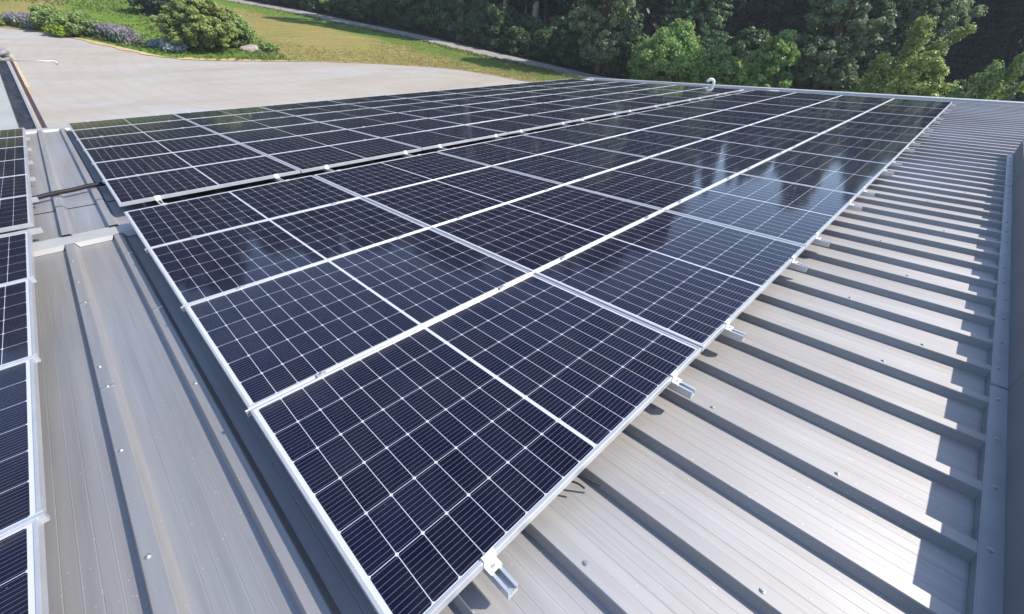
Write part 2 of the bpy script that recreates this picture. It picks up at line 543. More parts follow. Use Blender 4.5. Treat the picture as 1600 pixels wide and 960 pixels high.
# ------------------------------------------------------------------ the building and its roof
PITCH = .3195
ribs = [3.43 + PITCH * k for k in range(-54, 45)]
ribs = [(c - .026 if c < .2 else c) for c in ribs if -13.6 < c < 17.3]
XL, XR = -13.8, 17.45
def sheet(z_pan, h, y0, y1, x0=XL, x1=XR, cuts=1):
    prof = [(x0, z_pan)]
    prev = x0
    for c in ribs:
        if c < x0 + .1 or c > x1 - .1: continue
        for k in range(1, 5):                                      # rolled grooves across each pan
            g = prev + (c - .048 - prev) * k / 5
            if c - prev > .2:
                s_ = -.0007 if k % 2 else .0006
                prof += [(g - .0022, z_pan), (g - .0008, z_pan + s_), (g + .0008, z_pan + s_), (g + .0022, z_pan)]
        prof += [(c - .042, z_pan), (c - .030, z_pan + h - .003), (c - .027, z_pan + h), (c + .023, z_pan + h), (c + .027, z_pan + h - .003), (c + .046, z_pan)]
        prev = c + .046
    prof.append((x1, z_pan))
    vs, fs = [], []
    n = len(prof)
    for r in range(cuts + 1):
        y = y0 + (y1 - y0) * r / cuts
        vs += [(p, y, q) for p, q in prof]
    for r in range(cuts):
        fs += [(r * n + i, r * n + i + 1, (r + 1) * n + i + 1, (r + 1) * n + i) for i in range(n - 1)]
    mb = MB(); mb.add(vs, fs)
    return mb
BASE = Vector((2, -2, gz(2, -2)))
bld = thing('industrial_building', 'long low hall with ribbed silver-grey metal roof under the solar panels', 'building', BASE)
ORIGIN = W(0, 0, 0) - BASE
def roofpart(name, me, parent=None):
    if parent is None or parent is bld:
        return link(name, me, bld, ORIGIN, ROOFROT)
    return link(name, me, parent, (0, 0, 0), (0, 0, 0))
NZ, FZ = -.175, -.150
near = roofpart('roof_sheet', sheet(NZ, .040, -13.0, .06).mesh('lower_roof_sheet', M_ROOF))
far1 = roofpart('roof_sheet', sheet(FZ, .040, .045, 1.12).mesh('upper_roof_sheet', M_ROOF))
far2 = roofpart('roof_sheet', sheet(FZ + .004, .040, 1.10, 7.6).mesh('upper_roof_sheet', M_ROOF))
# dark strips drawn in for the shadow line at the lap of the upper sheets
mb = MB()
for a, b in zip([XL] + [c + .05 for c in ribs], [c - .05 for c in ribs] + [XR]):
    mb.box(a, b, 1.093, 1.101, FZ + .0005, FZ + .0065)
for c in ribs:
    mb.add([(c - .05, 1.093, FZ + .006), (c - .028, 1.093, FZ + .046), (c + .028, 1.093, FZ + .046), (c + .05, 1.093, FZ + .006),
            (c - .047, 1.101, FZ + .006), (c - .025, 1.101, FZ + .045), (c + .025, 1.101, FZ + .045), (c + .047, 1.101, FZ + .006)],
           [(0, 1, 5, 4), (1, 2, 6, 5), (2, 3, 7, 6)])
roofpart('lap_shadow', mb.mesh('lap_shadow_strip', M_DARK), far1)
# toothed flashing across the slope, and the same kind along the far eave
def toothed(y0, y1, ztop, zpan, h, drop):
    mb = MB()
    mb.box(XL, XR, y0, y1, ztop - .003, ztop)
    edges = [XL] + [v for c in ribs for v in (c - .052, c + .052)] + [XR]
    for a, b in zip(edges[0::2], edges[1::2]):                    # tongues reaching down into the pans
        if b - a < .02: continue
        z1 = ztop - .0015
        mb.add([(a - .022, y0 + .0005, z1), (b + .022, y0 + .0005, z1), (b, y0 - drop, zpan + .004), (a, y0 - drop, zpan + .004),
                (a - .022, y0 + .004, z1 - .002), (b + .022, y0 + .004, z1 - .002), (b, y0 - drop + .004, zpan + .002), (a, y0 - drop + .004, zpan + .002)],
               [(0, 1, 2, 3), (4, 7, 6, 5), (0, 3, 7, 4), (1, 5, 6, 2), (3, 2, 6, 7)])
    return mb
roofpart('cross_flashing', toothed(-.172, .075, -.1285, NZ, .04, .010).mesh('cross_flashing', M_FLASH))
roofpart('eave_flashing', toothed(7.42, 7.72, -.1030, FZ, .04, .03).box(XL, XR, 7.72, 7.724, -.25, -.103).mesh('eave_flashing', M_FLASH))
# verge at the right-hand end
mb = MB()
mb.prism([(17.40, -.178), (17.405, -.120), (17.43, -.078), (17.66, -.070), (17.675, -.09), (17.675, -.30), (17.665, -.30), (17.66, -.10), (17.44, -.10)], 'y', -13.0, 7.76)
roofpart('verge_flashing', mb.mesh('verge_flashing', M_FLASH))
# joint piece of the cross flashing that stands up near the verge
mb = MB(); mb.box(15.95, 17.38, -.20, .11, -.126, -.119)
roofpart('joint_cover', mb.mesh('joint_cover', M_FLASH))
# walls under the roof (world upright)
mb = MB()
def wallbox(x0, x1, y0, y1):
    vs = []
    for x in (x0, x1):
        for y in (y0, y1):
            zt = W(x, y, -.2).z - .02
            vs += [(x - BASE.x, W(x, y, -.2).y - BASE.y, gz(x, y) - .3 - BASE.z), (x - BASE.x, W(x, y, -.2).y - BASE.y, zt - BASE.z)]
    mb.add(vs, [(0, 1, 3, 2), (4, 6, 7, 5), (0, 4, 5, 1), (2, 3, 7, 6), (1, 5, 7, 3), (0, 2, 6, 4)])
wallbox(XL + .15, XR - .1, -12.8, 7.4)
link('wall', mb.mesh('hall_wall', M_WALL), bld, (0, 0, 0))
# gutter along the eave
mb = MB(); mb.prism([(7.725, -.17), (7.73, -.27), (7.86, -.27), (7.87, -.165), (7.862, -.165), (7.853, -.262), (7.738, -.262), (7.733, -.17)], 'x', XL, 17.6)
roofpart('gutter', mb.mesh('eave_gutter', M_FLASH))

# screws with washers
def screw_mesh(name, r=.006, saddle=False):
    mb = MB()
    if saddle: mb.box(-.026, .026, -.011, .011, 0, .003)
    mb.tube([(0, 0, -.001), (0, 0, .0025)], r * 1.55, 12)
    mb.tube([(0, 0, .002), (0, 0, .006)], r, 6)
    return mb.mesh(name, M_STEEL)
S_ME = screw_mesh('screw'); S_SAD = screw_mesh('saddle_screw', .0055, True)
ZT = NZ + .040
rr = lambda x: min(ribs, key=lambda c: abs(c - x))
for k, (x, y) in enumerate([(.52, -4.771), (1.495, -5.257), (1.492, -4.767), (3.185, -4.984), (2.885, -5.382), (2.45, -5.255), (.85, -5.2), (3.75, -5.2), (4.4, -4.95), (5.0, -5.3), (6.0, -5.1), (6.6, -5.35), (7.6, -5.0), (8.3, -5.4), (9.2, -5.1)]):
    link('screw', S_ME, near, (rr(x) + random.uniform(-.004, .01), y, ZT))
for x, y in ((-.43, -.62), (-.43, -1.10), (-.43, -2.40), (-.43, -3.15), (-.43, -3.75), (-.12, -2.9)):
    link('screw', S_ME, near, (rr(x) - .008, y, ZT))
for x, y in ((-.43, -1.50), (-.43, -2.62), (-.12, -1.92), (-.12, -.75)):
    link('saddle_washer', S_SAD, near, (rr(x) + .002, y, ZT))
for y in (1.45, 2.2, 2.9, 3.4, 3.9, 4.7, 5.5, 6.3): link('screw', S_ME, far2, (rr(-.43) + random.uniform(-.008, .008), y, FZ + .044))
for y in (1.9, 4.2, 6.4): link('screw', S_ME, far2, (rr(-.12) + .004, y, FZ + .044))

# low sheet-metal curb on the right
curb = roofpart('roof_curb', MB().prism([(-5.712, -.1335), (-5.722, .062), (-5.742, .075), (-7.38, .075), (-7.40, .062), (-7.41, -.172), (-5.73, -.172)], 'x', -4.0, 9.53).mesh('roof_curb', M_CURB))
fl = MB()
fl.box(-4.0, 9.50, -5.7125, -5.656, -.1345, -.1305)
fl.prism([(-5.656, -.1322), (-5.652, -.1322), (-5.652, -.172), (-5.656, -.172)], 'x', -4.0, 9.50)
flange = roofpart('flange', fl.mesh('curb_flange', plain('grey_flange_sheet', (.33, .34, .355), .45, .5, .10, 6)), curb)
for c in ribs:
    if -1.5 < c < 9.4:
        link('screw', S_ME, curb, (c + .012 + random.uniform(-.01, .01), -5.681 + random.uniform(-.006, .004), -.1305))
for x in (2.62, 7.3, -2.0):                                         # butt joints of the curb sheets
    link('joint_strip', MB().box(x - .008, x + .008, -5.7155, -5.654, -.1300, -.1275).prism([(-5.7105, -.13), (-5.7215, .061), (-5.7245, .061), (-5.7135, -.13)], 'x', x - .004, x + .004).mesh('joint_strip', M_CURB), curb)
for c in ribs:                                                      # clips along the curb's top edge
    if -1.5 < c < 9.4:
        link('edge_clip', MB().box(-.018, .018, -.006, .02, 0, .006).mesh('edge_clip', M_CURB), curb, (c - .10, -5.738, .074))
# gooseneck vent pipe near the far end
mb = MB()
pts = [(0, 0, 0), (0, 0, .22)] + [(-.10 + .10 * math.cos(a), .10 - .10 * math.cos(a), .22 + .13 * math.sin(a)) for a in [rad(k) for k in range(15, 166, 15)]]
mb.tube(pts, [.058] * 2 + [.058] * (len(pts) - 3) + [.062], 18)
mb.tube([(0, 0, -.005), (0, 0, .03)], [.10, .062], 18)
vp = roofpart('vent_pipe', None) ; D.objects.remove(vp)
vp = link('vent_pipe', mb.mesh('gooseneck_pipe', M_PIPE, True), bld, ORIGIN + W(16.75, 1.82, -.15), (0, 0, 0)); vp.scale = (.85, .85, .85)
vp['label'] = 'white gooseneck vent pipe'

# ------------------------------------------------------------------ solar panels
def frame_mesh():
    mb = MB()
    hx, hy, lip, t, dz = PW / 2, PH / 2, .0115, .0022, .035
    def ring(ax, ay, bx, by, z):   # flat ring top
        vs = [(-ax, -ay, z), (ax, -ay, z), (ax, ay, z), (-ax, ay, z), (-bx, -by, z), (bx, -by, z), (bx, by, z), (-bx, by, z)]
        mb.add(vs, [(0, 1, 5, 4), (1, 2, 6, 5), (2, 3, 7, 6), (3, 0, 4, 7)])
    c = .0012
    P = [(hx, hy, -dz), (hx, hy, -c), (hx - c, hy - c, 0), (hx - lip + c, hy - lip + c, 0), (hx - lip, hy - lip, -c), (hx - lip, hy - lip, -.0045)]
    vs = []
    for (x, y, z) in P: vs += [(-x, -y, z), (x, -y, z), (x, y, z), (-x, y, z)]
    fs = []
    for r in range(len(P) - 1):
        for k in range(4):
            fs.append((r * 4 + k, r * 4 + (k + 1) % 4, (r + 1) * 4 + (k + 1) % 4, (r + 1) * 4 + k))
    mb.add(vs, fs)
    # bottom flange
    b = .028
    mb.add([(-hx, -hy, -dz), (hx, -hy, -dz), (hx, hy, -dz), (-hx, hy, -dz), (-hx + b, -hy + b, -dz), (hx - b, -hy + b, -dz), (hx - b, hy - b, -dz), (-hx + b, hy - b, -dz)],
           [(0, 4, 5, 1), (1, 5, 6, 2), (2, 6, 7, 3), (3, 7, 4, 0)])
    me = D.meshes.new('panel_frame')
    me.from_pydata(mb.v, [], mb.f); me.materials.append(M_ALU)
    return me
FRAME = frame_mesh()
gx, gy = PW / 2 - .009, PH / 2 - .009
GLASS = MB().box(-gx, gx, -gy, gy, -.0095, -.0035).mesh('cell_laminate', M_CELL)
JBOX = MB().box(-.06, .06, -.02, .02, -.024, -.0097).mesh('junction_box', M_DARK)
def make_panel():
    t = thing('solar_panel', 'x', 'solar panel')
    link('panel_frame', FRAME, t); link('cell_laminate', GLASS, t)
    link('junction_box', JBOX, t, (0, .3, 0))
    return t
proto = None
def put_panel(x, y, label, group):
    global proto
    if proto is None: proto = make_panel(); o = proto
    else: o = copy_tree(proto)
    o.location = W(x, y, random.uniform(-.0012, .0006))
    o.rotation_euler = (-TILT + random.gauss(0, .0016), random.gauss(0, .0016), 0)
    tag(o, label, 'solar panel', group)
PX_, PY_ = 1.7343, 1.150
FARY = .3225
G1 = 'solar panels laid in rows on the metal roof'
for c in range(9):
    for r in range(4):
        put_panel(c * PX_ + PW / 2, -r * PY_ - PH / 2 - .008,
                  'solar panel in the main field, %s row below the gap, %s from left' % (ORD[r], ORD[c]), G1)
    for r in range(6):
        put_panel(c * PX_ + PW / 2, FARY + r * PY_ + PH / 2 + .008,
                  'solar panel in the far field, %s row beyond the gap, %s from left' % (ORD[r], ORD[c]), G1)
for r in range(4):
    put_panel(-.612 - PW / 2 - .008 * r, -.045 - r * PY_ * .995 - PH / 2,
              'cropped solar panel at the left picture edge, %s row below the left gap' % ORD[r], G1)
    put_panel(-.612 - PX_ - PW / 2 - .008 * r, -.045 - r * PY_ * .995 - PH / 2,
              'solar panel beyond the left picture edge, %s row below the left gap' % ORD[r], G1)
for r in range(6):
    put_panel(-.592 - PW / 2, .205 + r * 1.146 + PH / 2,
              'cropped solar panel at the upper left, %s row above the left gap' % ORD[r], G1)
    put_panel(-.592 - PX_ - PW / 2, .205 + r * 1.146 + PH / 2,
              'solar panel beyond the upper left picture edge, %s row above the left gap' % ORD[r], G1)

# row profiles that fill the joints between panel rows
def row_profile(x0, x1, y, label, w=.0125, lift=-.0035):
    mb = MB()
    mb.prism([(-w / 2, lift), (-w / 2 + .003, lift - .0025), (w / 2 - .003, lift - .0025), (w / 2, lift), (w / 2, -.034), (-w / 2, -.034)], 'x', x0, x1)
    o = tag(link('joint_profile', mb.mesh('joint_profile', M_RAIL), None, W(0, y, 0), ROOFROT), label, 'profile', 'aluminium profiles in the joints between panel rows')
for r in range(1, 4):
    row_profile(-.014, 9 * PX_ - .01, -r * PY_, 'slim aluminium profile in the joint under the %s row of the main field' % ORD[r - 1])
for r in range(1, 6):
    row_profile(-.012, 9 * PX_ - .01, FARY + r * PY_, 'slim aluminium profile in the joint above the %s row of the far field' % ORD[r - 1])
for r in range(1, 4):
    row_profile(-4.0, -.596 - .008 * r, -.045 - r * PY_ * .995 + .008, 'pale profile end sticking out under the %s cropped panel at the left edge' % ORD[r - 1], .018, .004)

# support rails running with the ribs; the clamps and bolts are their parts
def rail_mesh(y0, y1):
    o = [(-.019, -.0765), (.019, -.0765), (.019, -.0365), (.0095, -.0365), (.0095, -.0415), (.0155, -.0415), (.0155, -.060), (-.0155, -.060), (-.0155, -.0415), (-.0095, -.0415), (-.0095, -.0365), (-.019, -.0365)]
    mb = MB(); mb.prism(o, 'y', y0, y1)
    return mb.mesh('support_rail', M_RAIL)
RAIL = rail_mesh(-4.690, 7.40)
MID = MB().box(-.022, .022, -.0125, .0125, .0006, .0042).mesh('mid_clamp', M_ALU)
END = MB().prism([(.012, .0006), (.012, .0042), (-.0035, .0042), (-.0035, -.030), (-.030, -.030), (-.030, -.0355), (.0005, -.0355), (.0005, .0006)], 'x', -.023, .023).mesh('end_clamp', plain('white_clamp', (.80, .80, .79), .4, .2, .05, 20))
BOLT = MB().tube([(0, 0, 0), (0, 0, .006)], .0065, 6).tube([(0, 0, .006), (0, 0, .0063)], .0035, 6).mesh('bolt', M_STEEL)
BRK = MB().box(-.03, .03, -.02, .02, -.116, -.0767).mesh('bracket', M_RAIL)
CAP = MB().box(-.021, .021, 0, .004, -.078, -.010).box(-.021, .021, -.05, 0, -.0355, -.0100).mesh('end_cap', M_RAIL)
def make_rail():
    t = thing('support_rail', 'x', 'rail')
    link('rail_body', RAIL, t)
    for r in range(1, 4):
        c = link('mid_clamp', MID, t, (0, -r * PY_, 0)); link('bolt', BOLT, c, (0, 0, .004))
    for r in range(1, 6):
        c = link('mid_clamp', MID, t, (0, FARY + r * PY_, 0)); link('bolt', BOLT, c, (0, 0, .004))
    for y, s in ((-4.5915, 0), (FARY + .0085, 0)):
        c = link('end_clamp', END, t, (0, y, 0)); link('bolt', BOLT, c, (0, -.016, -.030))
    for y in (-.0085, FARY + 6 * PY_ - .0095):
        c = link('end_clamp', END, t, (0, y, 0), (0, 0, math.pi)); link('bolt', BOLT, c, (0, -.016, -.030))
    link('end_cap', CAP, t, (0, 7.40, 0))
    for y in (-4.45, -2.9, -1.3, -.1, .9, 2.4, 3.9, 5.4, 6.9):
        link('bracket', BRK, t, (0, y, -.001 if y > 0 else -.018))
    return t
rp = make_rail()
k = 0
for c in range(9):
    for off in (.307, 1.446):
        o = rp if k == 0 else copy_tree(rp)
        o.location = W(c * PX_ + off, 0, 0); o.rotation_euler = ROOFROT
        tag(o, 'rail with clamps poking out below the front edge, %s from the near end' % ORD[k], 'rail', 'support rails under the panels')
        k += 1
# short bright rail ends beside the upper left panels
TAB = MB().prism([(-.02, -.0365), (.02, -.0365), (.02, -.0765), (-.02, -.0765)], 'x', -.45, .030).mesh('rail_end', M_ALU)
names = ['lowest', 'second lowest', 'third lowest', 'third highest', 'second highest', 'highest']
for k, y in enumerate((.14, 1.34, 2.44, 3.60, 4.80, 6.0)):
    tag(link('rail_end', TAB, None, W(-.585, y, 0), ROOFROT), 'short pale rail end beside the upper left panels, %s of the row' % names[k], 'rail', 'rail ends beside the upper left panels')

# black conduit crossing the bare strip
mb = MB()
pts = [(-.9, 1.50, -.095), (-.62, 1.50, -.080), (-.45, 1.555, -.072), (-.28, 1.60, -.074), (-.12, 1.66, -.07), (.0, 1.68, -.078), (.35, 1.72, -.085)]
mb.tube(smooth_line(pts, 5), .023, 10)
tag(link('conduit', mb.mesh('conduit', M_DARK, True), None, W(0, 0, 0), ROOFROT), 'black corrugated cable conduit crossing the bare strip between two panel fields', 'cable')
mb = MB(); mb.tube(smooth_line([(.70, -4.45, -.09), (.78, -4.58, -.10), (.80, -4.615, -.115), (.815, -4.64, -.128)], 4), .004, 8)
mb.tube(smooth_line([(.66, -4.45, -.09), (.74, -4.57, -.10), (.76, -4.61, -.12)], 4), .004, 8)
tag(link('cable_end', mb.mesh('cable_end', M_DARK, True), None, W(0, 0, 0), ROOFROT), 'loose black cable ends hanging out under the nearest panel', 'cable')
mb = MB(); mb.tube(smooth_line([(1.22, -4.45, -.09), (1.26, -4.56, -.07), (1.27, -4.605, -.08), (1.29, -4.59, -.09)], 4), .004, 8)
tag(link('cable_end', mb.mesh('cable_end', M_DARK, True), None, W(0, 0, 0), ROOFROT), 'small black cable loop peeping out near the corner of the second panel', 'cable')

# ------------------------------------------------------------------ canopy beyond the eave (upper left)
def at_z(px, py, z):
    d = ray(px, py); return CAM + d * ((z - CAM.z) / d.z)
ZC = -1.35
A0 = at_z(71, 199, ZC); A1 = at_z(17, 92, ZC)
ax = (A1 - A0); LEN = ax.length; ax = ax.normalized()
side = Vector((ax.y, -ax.x, 0)) * -1      # to the left of the run
A0 = A0 - ax * 1.0; LEN += 1.0
cn = thing('canopy_roof', 'low side roof with pale sheet and black-lined gutter beyond the eave', 'canopy', A0)
def cbox(name, s0, s1, t0, t1, z0, z1, mat, waves=0):
    mb = MB()
    def p(t, s, z): return ax * t + side * s + Vector((0, 0, z))
    vs = [p(t, s, z) for z in (z0, z1) for s in (s0, s1) for t in (t0, t1)]
    mb.add(vs, [(0, 2, 3, 1), (4, 5, 7, 6), (0, 1, 5, 4), (2, 6, 7, 3), (0, 4, 6, 2), (1, 3, 7, 5)])
    return link(name, mb.mesh(name, mat), cn)
cbox('roof_sheet', .42, 4.6, 0, LEN + .4, -.06, 0.10, plain('milky_sheet', (.30, .31, .30), .75, 0, .08, 2))
cbox('edge_board', -.02, .06, 0, LEN + .2, -.26, .03, plain('dark_red_board', (.055, .03, .032), .6, 0, .2, 5))
cbox('wood_trim', -.10, -.02, LEN * .52, LEN + 1.2, -.26, -.02, plain('pale_wood', (.50, .40, .26), .7, 0, .12, 6))
cbox('gutter_rim', .12, .145, 0, LEN + .2, -.03, .045, M_ALU)
mb = MB(); NT = 90
for i in range(NT + 1):
    t = LEN * i / NT
    for j, s in enumerate((.145, .20, .255, .31, .365, .42)):
        z = .01 + (.05 * math.sin(i * 1.25 + j * .25 + math.sin(i * .31) * 2) + .018 * math.sin(i * 2.3 + j * 1.9) - .03 if 0 < j < 5 else 0)
        mb.v.append(tuple(ax * t + side * s + Vector((0, 0, z))))
for i in range(NT):
    for j in range(5): mb.f.append((i * 6 + j, i * 6 + j + 1, (i + 1) * 6 + j + 1, (i + 1) * 6 + j))
link('black_foil', mb.mesh('black_foil', plain('black_foil', (.022, .022, .026), .38, 0, .3, 6), True), cn)
for t_ in (1.2, LEN - .4):
    m_ = MB().tube([tuple(ax * t_ + side * 2.2 + Vector((0, 0, -.06))), tuple(ax * t_ + side * 2.2 + Vector((0, 0, -3.6)))], .06, 8)
    link('post', m_.mesh('post', M_RAIL), cn)
def lump(name, p, sx, sy, sz, mat, label, cat, seed=1, group=None, sub=3, amp=.22):
    import bmesh
    bm = bmesh.new(); bmesh.ops.create_icosphere(bm, subdivisions=sub, radius=1)
    r_ = random.Random(seed); o3 = [r_.uniform(0, 9) for _ in range(3)]
    from mathutils import noise as mn
    for v in bm.verts:
        k = 1 + amp * mn.noise(v.co * 1.6 + Vector(o3)) + amp * .5 * mn.noise(v.co * 4 + Vector(o3))
        v.co = Vector((v.co.x * k * sx, v.co.y * k * sy, max(-.35, v.co.z * k) * sz))
    me = D.meshes.new(name); bm.to_mesh(me); bm.free(); me.materials.append(mat)
    me.polygons.foreach_set('use_smooth', [True] * len(me.polygons))
    return tag(link(name, me, None, p), label, cat, group)
B0 = A0 + ax * (LEN + .2) + side * .35
lump('tarpaulin_bundle', B0 + Vector((0, 0, .1)), .42, .95, .26, plain('grey_tarpaulin', (.19, .18, .185), .6, 0, .25, 3), 'crumpled grey tarpaulin bundle at the end of the side roof', 'tarpaulin', 4, amp=.6)
P0 = at_z(8, 95, ZC + .18); P1 = at_z(86, 95.5, ZC + .18)
mb = MB(); mb.tube([P0, P1], .015, 8); mb.tube([P1, P1 + Vector((.02, .0, -.12))], .035, 8)
tag(link('metal_arm', mb.mesh('metal_arm', M_RAIL, True)), 'thin pale metal arm reaching out over the gravel from the tarpaulin', 'pole')

# ------------------------------------------------------------------ foliage
def leaf_mesh(name, centers, rads, per, size, mat, squash=.8, droop=0., shell=.55, aspect=1.5, seed=0):
    """leaf-sized quads spread through many small clumps"""
    g = np.random.default_rng(seed)
    C = np.repeat(np.asarray(centers, float), per, 0)
    R = np.repeat(np.asarray(rads, float), per)
    tone_c = np.repeat(g.random(len(centers)), per)
    n = len(C)
    d = g.normal(size=(n, 3)); d /= np.linalg.norm(d, axis=1)[:, None]
    r = (shell + (1 - shell) * g.random(n)) * R * (g.random(n) ** .25)
    P = C + d * r[:, None] * np.array([1, 1, squash])
    nrm = d * 1.0 + g.normal(size=(n, 3)) * .55 + np.array([0, 0, .35])
    nrm /= np.linalg.norm(nrm, axis=1)[:, None]
    t = g.normal(size=(n, 3)); t[:, 2] -= droop
    t -= nrm * (t * nrm).sum(1)[:, None]; t /= np.linalg.norm(t, axis=1)[:, None]
    b = np.cross(nrm, t)
    s = size * (.6 + .8 * g.random(n))[:, None]
    L = t * s * aspect * .5; Wd = b * s * .5
    V = np.empty((n, 4, 3))
    V[:, 0] = P - L; V[:, 1] = P + Wd + L * .1; V[:, 2] = P + L; V[:, 3] = P - Wd + L * .1
    V[:, 2] += nrm * s * -.15
    me = D.meshes.new(name)
    me.vertices.add(n * 4); me.vertices.foreach_set('co', V.reshape(-1))
    me.loops.add(n * 4); me.loops.foreach_set('vertex_index', np.arange(n * 4, dtype=np.int32))
    me.polygons.add(n); me.polygons.foreach_set('loop_start', np.arange(0, n * 4, 4, dtype=np.int32))
    me.update(calc_edges=True)
    me.materials.append(mat)
    tone = np.clip(tone_c * .55 + g.random(n) * .45, 0, 1)
    a = me.attributes.new('tone', 'FLOAT', 'FACE'); a.data.foreach_set('value', tone.astype(np.float32))
    return me

def trunk_mesh(h, r, mat, limbs, lean=(0, 0), seed=0, bend=.04):
    g = random.Random(seed); mb = MB()
    pts = []; n = 8
    for i in range(n + 1):
        t = i / n
        pts.append(Vector((lean[0] * t * h + g.uniform(-1, 1) * bend * h * t * .5, lean[1] * t * h + g.uniform(-1, 1) * bend * h * t * .5, t * h)))
    mb.tube(pts, [r * (1.25 if i == 0 else 1) * (1 - .82 * i / n) for i in range(n + 1)], 8)
    for (t0, end) in limbs:
        i = min(n - 1, int(t0 * n)); f = t0 * n - i
        p = pts[i].lerp(pts[i + 1], f); e = Vector(end)
        m1 = p.lerp(e, .5) + Vector((0, 0, (e - p).length * .06))
        rr_ = r * (1 - .8 * t0) * .45
        mb.tube([p, m1, e], [rr_, rr_ * .6, rr_ * .2], 6)
    return mb.mesh('trunk', mat, True)

def broadleaf(name, h, w, base, nclump, per, leaf, mat, bark, seed, lean=(0, 0), cr=.16, squash=.75, top=.75, tiers=False, droop=0.):
    """returns (trunk mesh, crown mesh): crown of many clumps round an uneven ellipsoid with bays in it"""
    g = random.Random(seed)
    cs, rs = [], []
    lobes = []
    for k in range(max(5, nclump // 12)):
        a = g.uniform(0, 2 * math.pi); t = g.random()
        zz = base + (h - base) * (.08 + .84 * t)
        prof = math.sin(math.pi * min(1, (.18 + .82 * t)) ** top) ** .6
        rad_ = w / 2 * prof * g.uniform(.45, .78)
        lobes.append((math.cos(a) * rad_ + lean[0] * zz, math.sin(a) * rad_ + lean[1] * zz, zz, w * g.uniform(.15, .27) * (.6 + .4 * prof)))
    lobes.append((lean[0] * h, lean[1] * h, h - w * .16, w * .17))
    axis = (h - base) / 2
    for k in range(int(nclump * .9)):                              # body of the crown
        th = g.uniform(0, 2 * math.pi); cz_ = g.uniform(-1, 1); q = g.uniform(.62, .92) * (1 + .12 * math.sin(3 * th + cz_ * 4 + seed))
        pr = math.sqrt(max(0, 1 - cz_ * cz_)) ** .7
        zz = base + axis * (1 + cz_ * .88)
        taper = 1 - .38 * max(0, cz_) - .12 * max(0, -cz_)
        cs.append((math.cos(th) * pr * q * w / 2 * taper + lean[0] * zz, math.sin(th) * pr * q * w / 2 * taper + lean[1] * zz, max(.2, zz)))
        rs.append(w * cr * g.uniform(.5, 1.0))
    for k in range(nclump):
        L = g.choice(lobes)
        th = g.uniform(0, 2 * math.pi); ph = math.acos(g.uniform(-.75, 1))
        q = L[3] * g.uniform(.7, 1.05)
        zq = math.cos(ph) * q * (.55 if tiers else .85)
        cs.append((L[0] + math.sin(ph) * math.cos(th) * q, L[1] + math.sin(ph) * math.sin(th) * q, max(.25, L[2] + zq)))
        rs.append(w * cr * g.uniform(.45, 1.0))
    crown = leaf_mesh('crown', cs, rs, per, leaf, mat, squash, droop, .35, 1.5, seed)
    limbs = [(min(.92, max(.15, (L[2] / h) * .62)), (L[0], L[1], L[2])) for L in lobes]
    tr = trunk_mesh(h * .93, max(.05, h * .018), bark, limbs, lean, seed)
    return tr, crown

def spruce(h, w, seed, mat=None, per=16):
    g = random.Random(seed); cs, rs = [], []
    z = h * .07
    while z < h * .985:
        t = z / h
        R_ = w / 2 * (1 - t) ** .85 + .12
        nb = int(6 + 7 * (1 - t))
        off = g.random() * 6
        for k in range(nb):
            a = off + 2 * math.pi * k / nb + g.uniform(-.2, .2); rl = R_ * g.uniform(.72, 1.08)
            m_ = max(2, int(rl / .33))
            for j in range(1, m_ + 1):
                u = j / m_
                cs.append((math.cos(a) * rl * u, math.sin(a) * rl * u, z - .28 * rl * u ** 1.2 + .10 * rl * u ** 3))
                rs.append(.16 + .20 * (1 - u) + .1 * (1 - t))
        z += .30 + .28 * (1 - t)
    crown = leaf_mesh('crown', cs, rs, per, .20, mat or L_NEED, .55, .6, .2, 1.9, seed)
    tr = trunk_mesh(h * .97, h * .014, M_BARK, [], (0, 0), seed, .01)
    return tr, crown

def place(px, dist):
    """foot of a plant in the direction of picture column px, at a ground distance from the viewpoint"""
    d = ray(px, 100); hx, hy = d.x, d.y; L = math.hypot(hx, hy)
    x = CAM.x + hx / L * dist; y = CAM.y + hy / L * dist
    return Vector((x, y, gz(x, y) + (hill(x, y) if math.hypot(x - 10, y - 5) > 85 else 0)))
def plant(name, parts, loc, label, cat, group=None, rz=0., s=1., sz=None, first=None):
    t = thing(name, label, cat, loc, (0, 0, rz), group)
    t.scale = (s, s, sz or s)
    link('trunk', parts[0], t); link('crown', parts[1], t)
    return t
LABELS_T = 'tree'

# --- single trees that stand in front of the wood, right of the hall
T = {}
def zt(px, py, dist):
    """height above ground at which a plant at dist reaches picture row py"""
    d = ray(px, py); L = math.hypot(d.x, d.y); p = place(px, dist)
    return CAM.z + d.z / L * dist - p.z
def wpx(px0, px1, py, dist):
    a = ray(px0, py); b = ray(px1, py)
    return dist * 2 * math.tan(math.acos(max(-1, min(1, Vector((a.x, a.y)).normalized().dot(Vector((b.x, b.y)).normalized())))) / 2)

d_ = 42; h_ = zt(1050, 46, d_)
plant('broadleaf_tree', broadleaf('a', h_, wpx(985, 1110, 90, d_) * 1.1, h_ * .08, 170, 230, .13, L_MID, M_BARK, 11, cr=.12), place(1045, d_),
      'dense bright green round tree behind the far roof edge, beside the white vent pipe', 'tree')
d_ = 41; h_ = zt(1120, 72, d_)
plant('broadleaf_tree', broadleaf('a2', h_, wpx(1090, 1155, 100, d_) * 1.25, h_ * .05, 90, 220, .13, L_MID, M_BARK, 12, cr=.15), place(1120, d_),
      'lower bright green tree just above the white vent pipe, joined to the big round tree', 'tree')
d_ = 40; h_ = zt(1228, 50, d_)
plant('broadleaf_tree', broadleaf('b', h_, wpx(1160, 1245, 90, d_) * 1.05, h_ * .05, 90, 220, .12, L_MID, M_BARK, 13, lean=(.035, -.06), cr=.15, top=1.25), place(1200, d_),
      'small pointed mid-green tree between the round tree and the tall layered one', 'tree')
d_ = 44
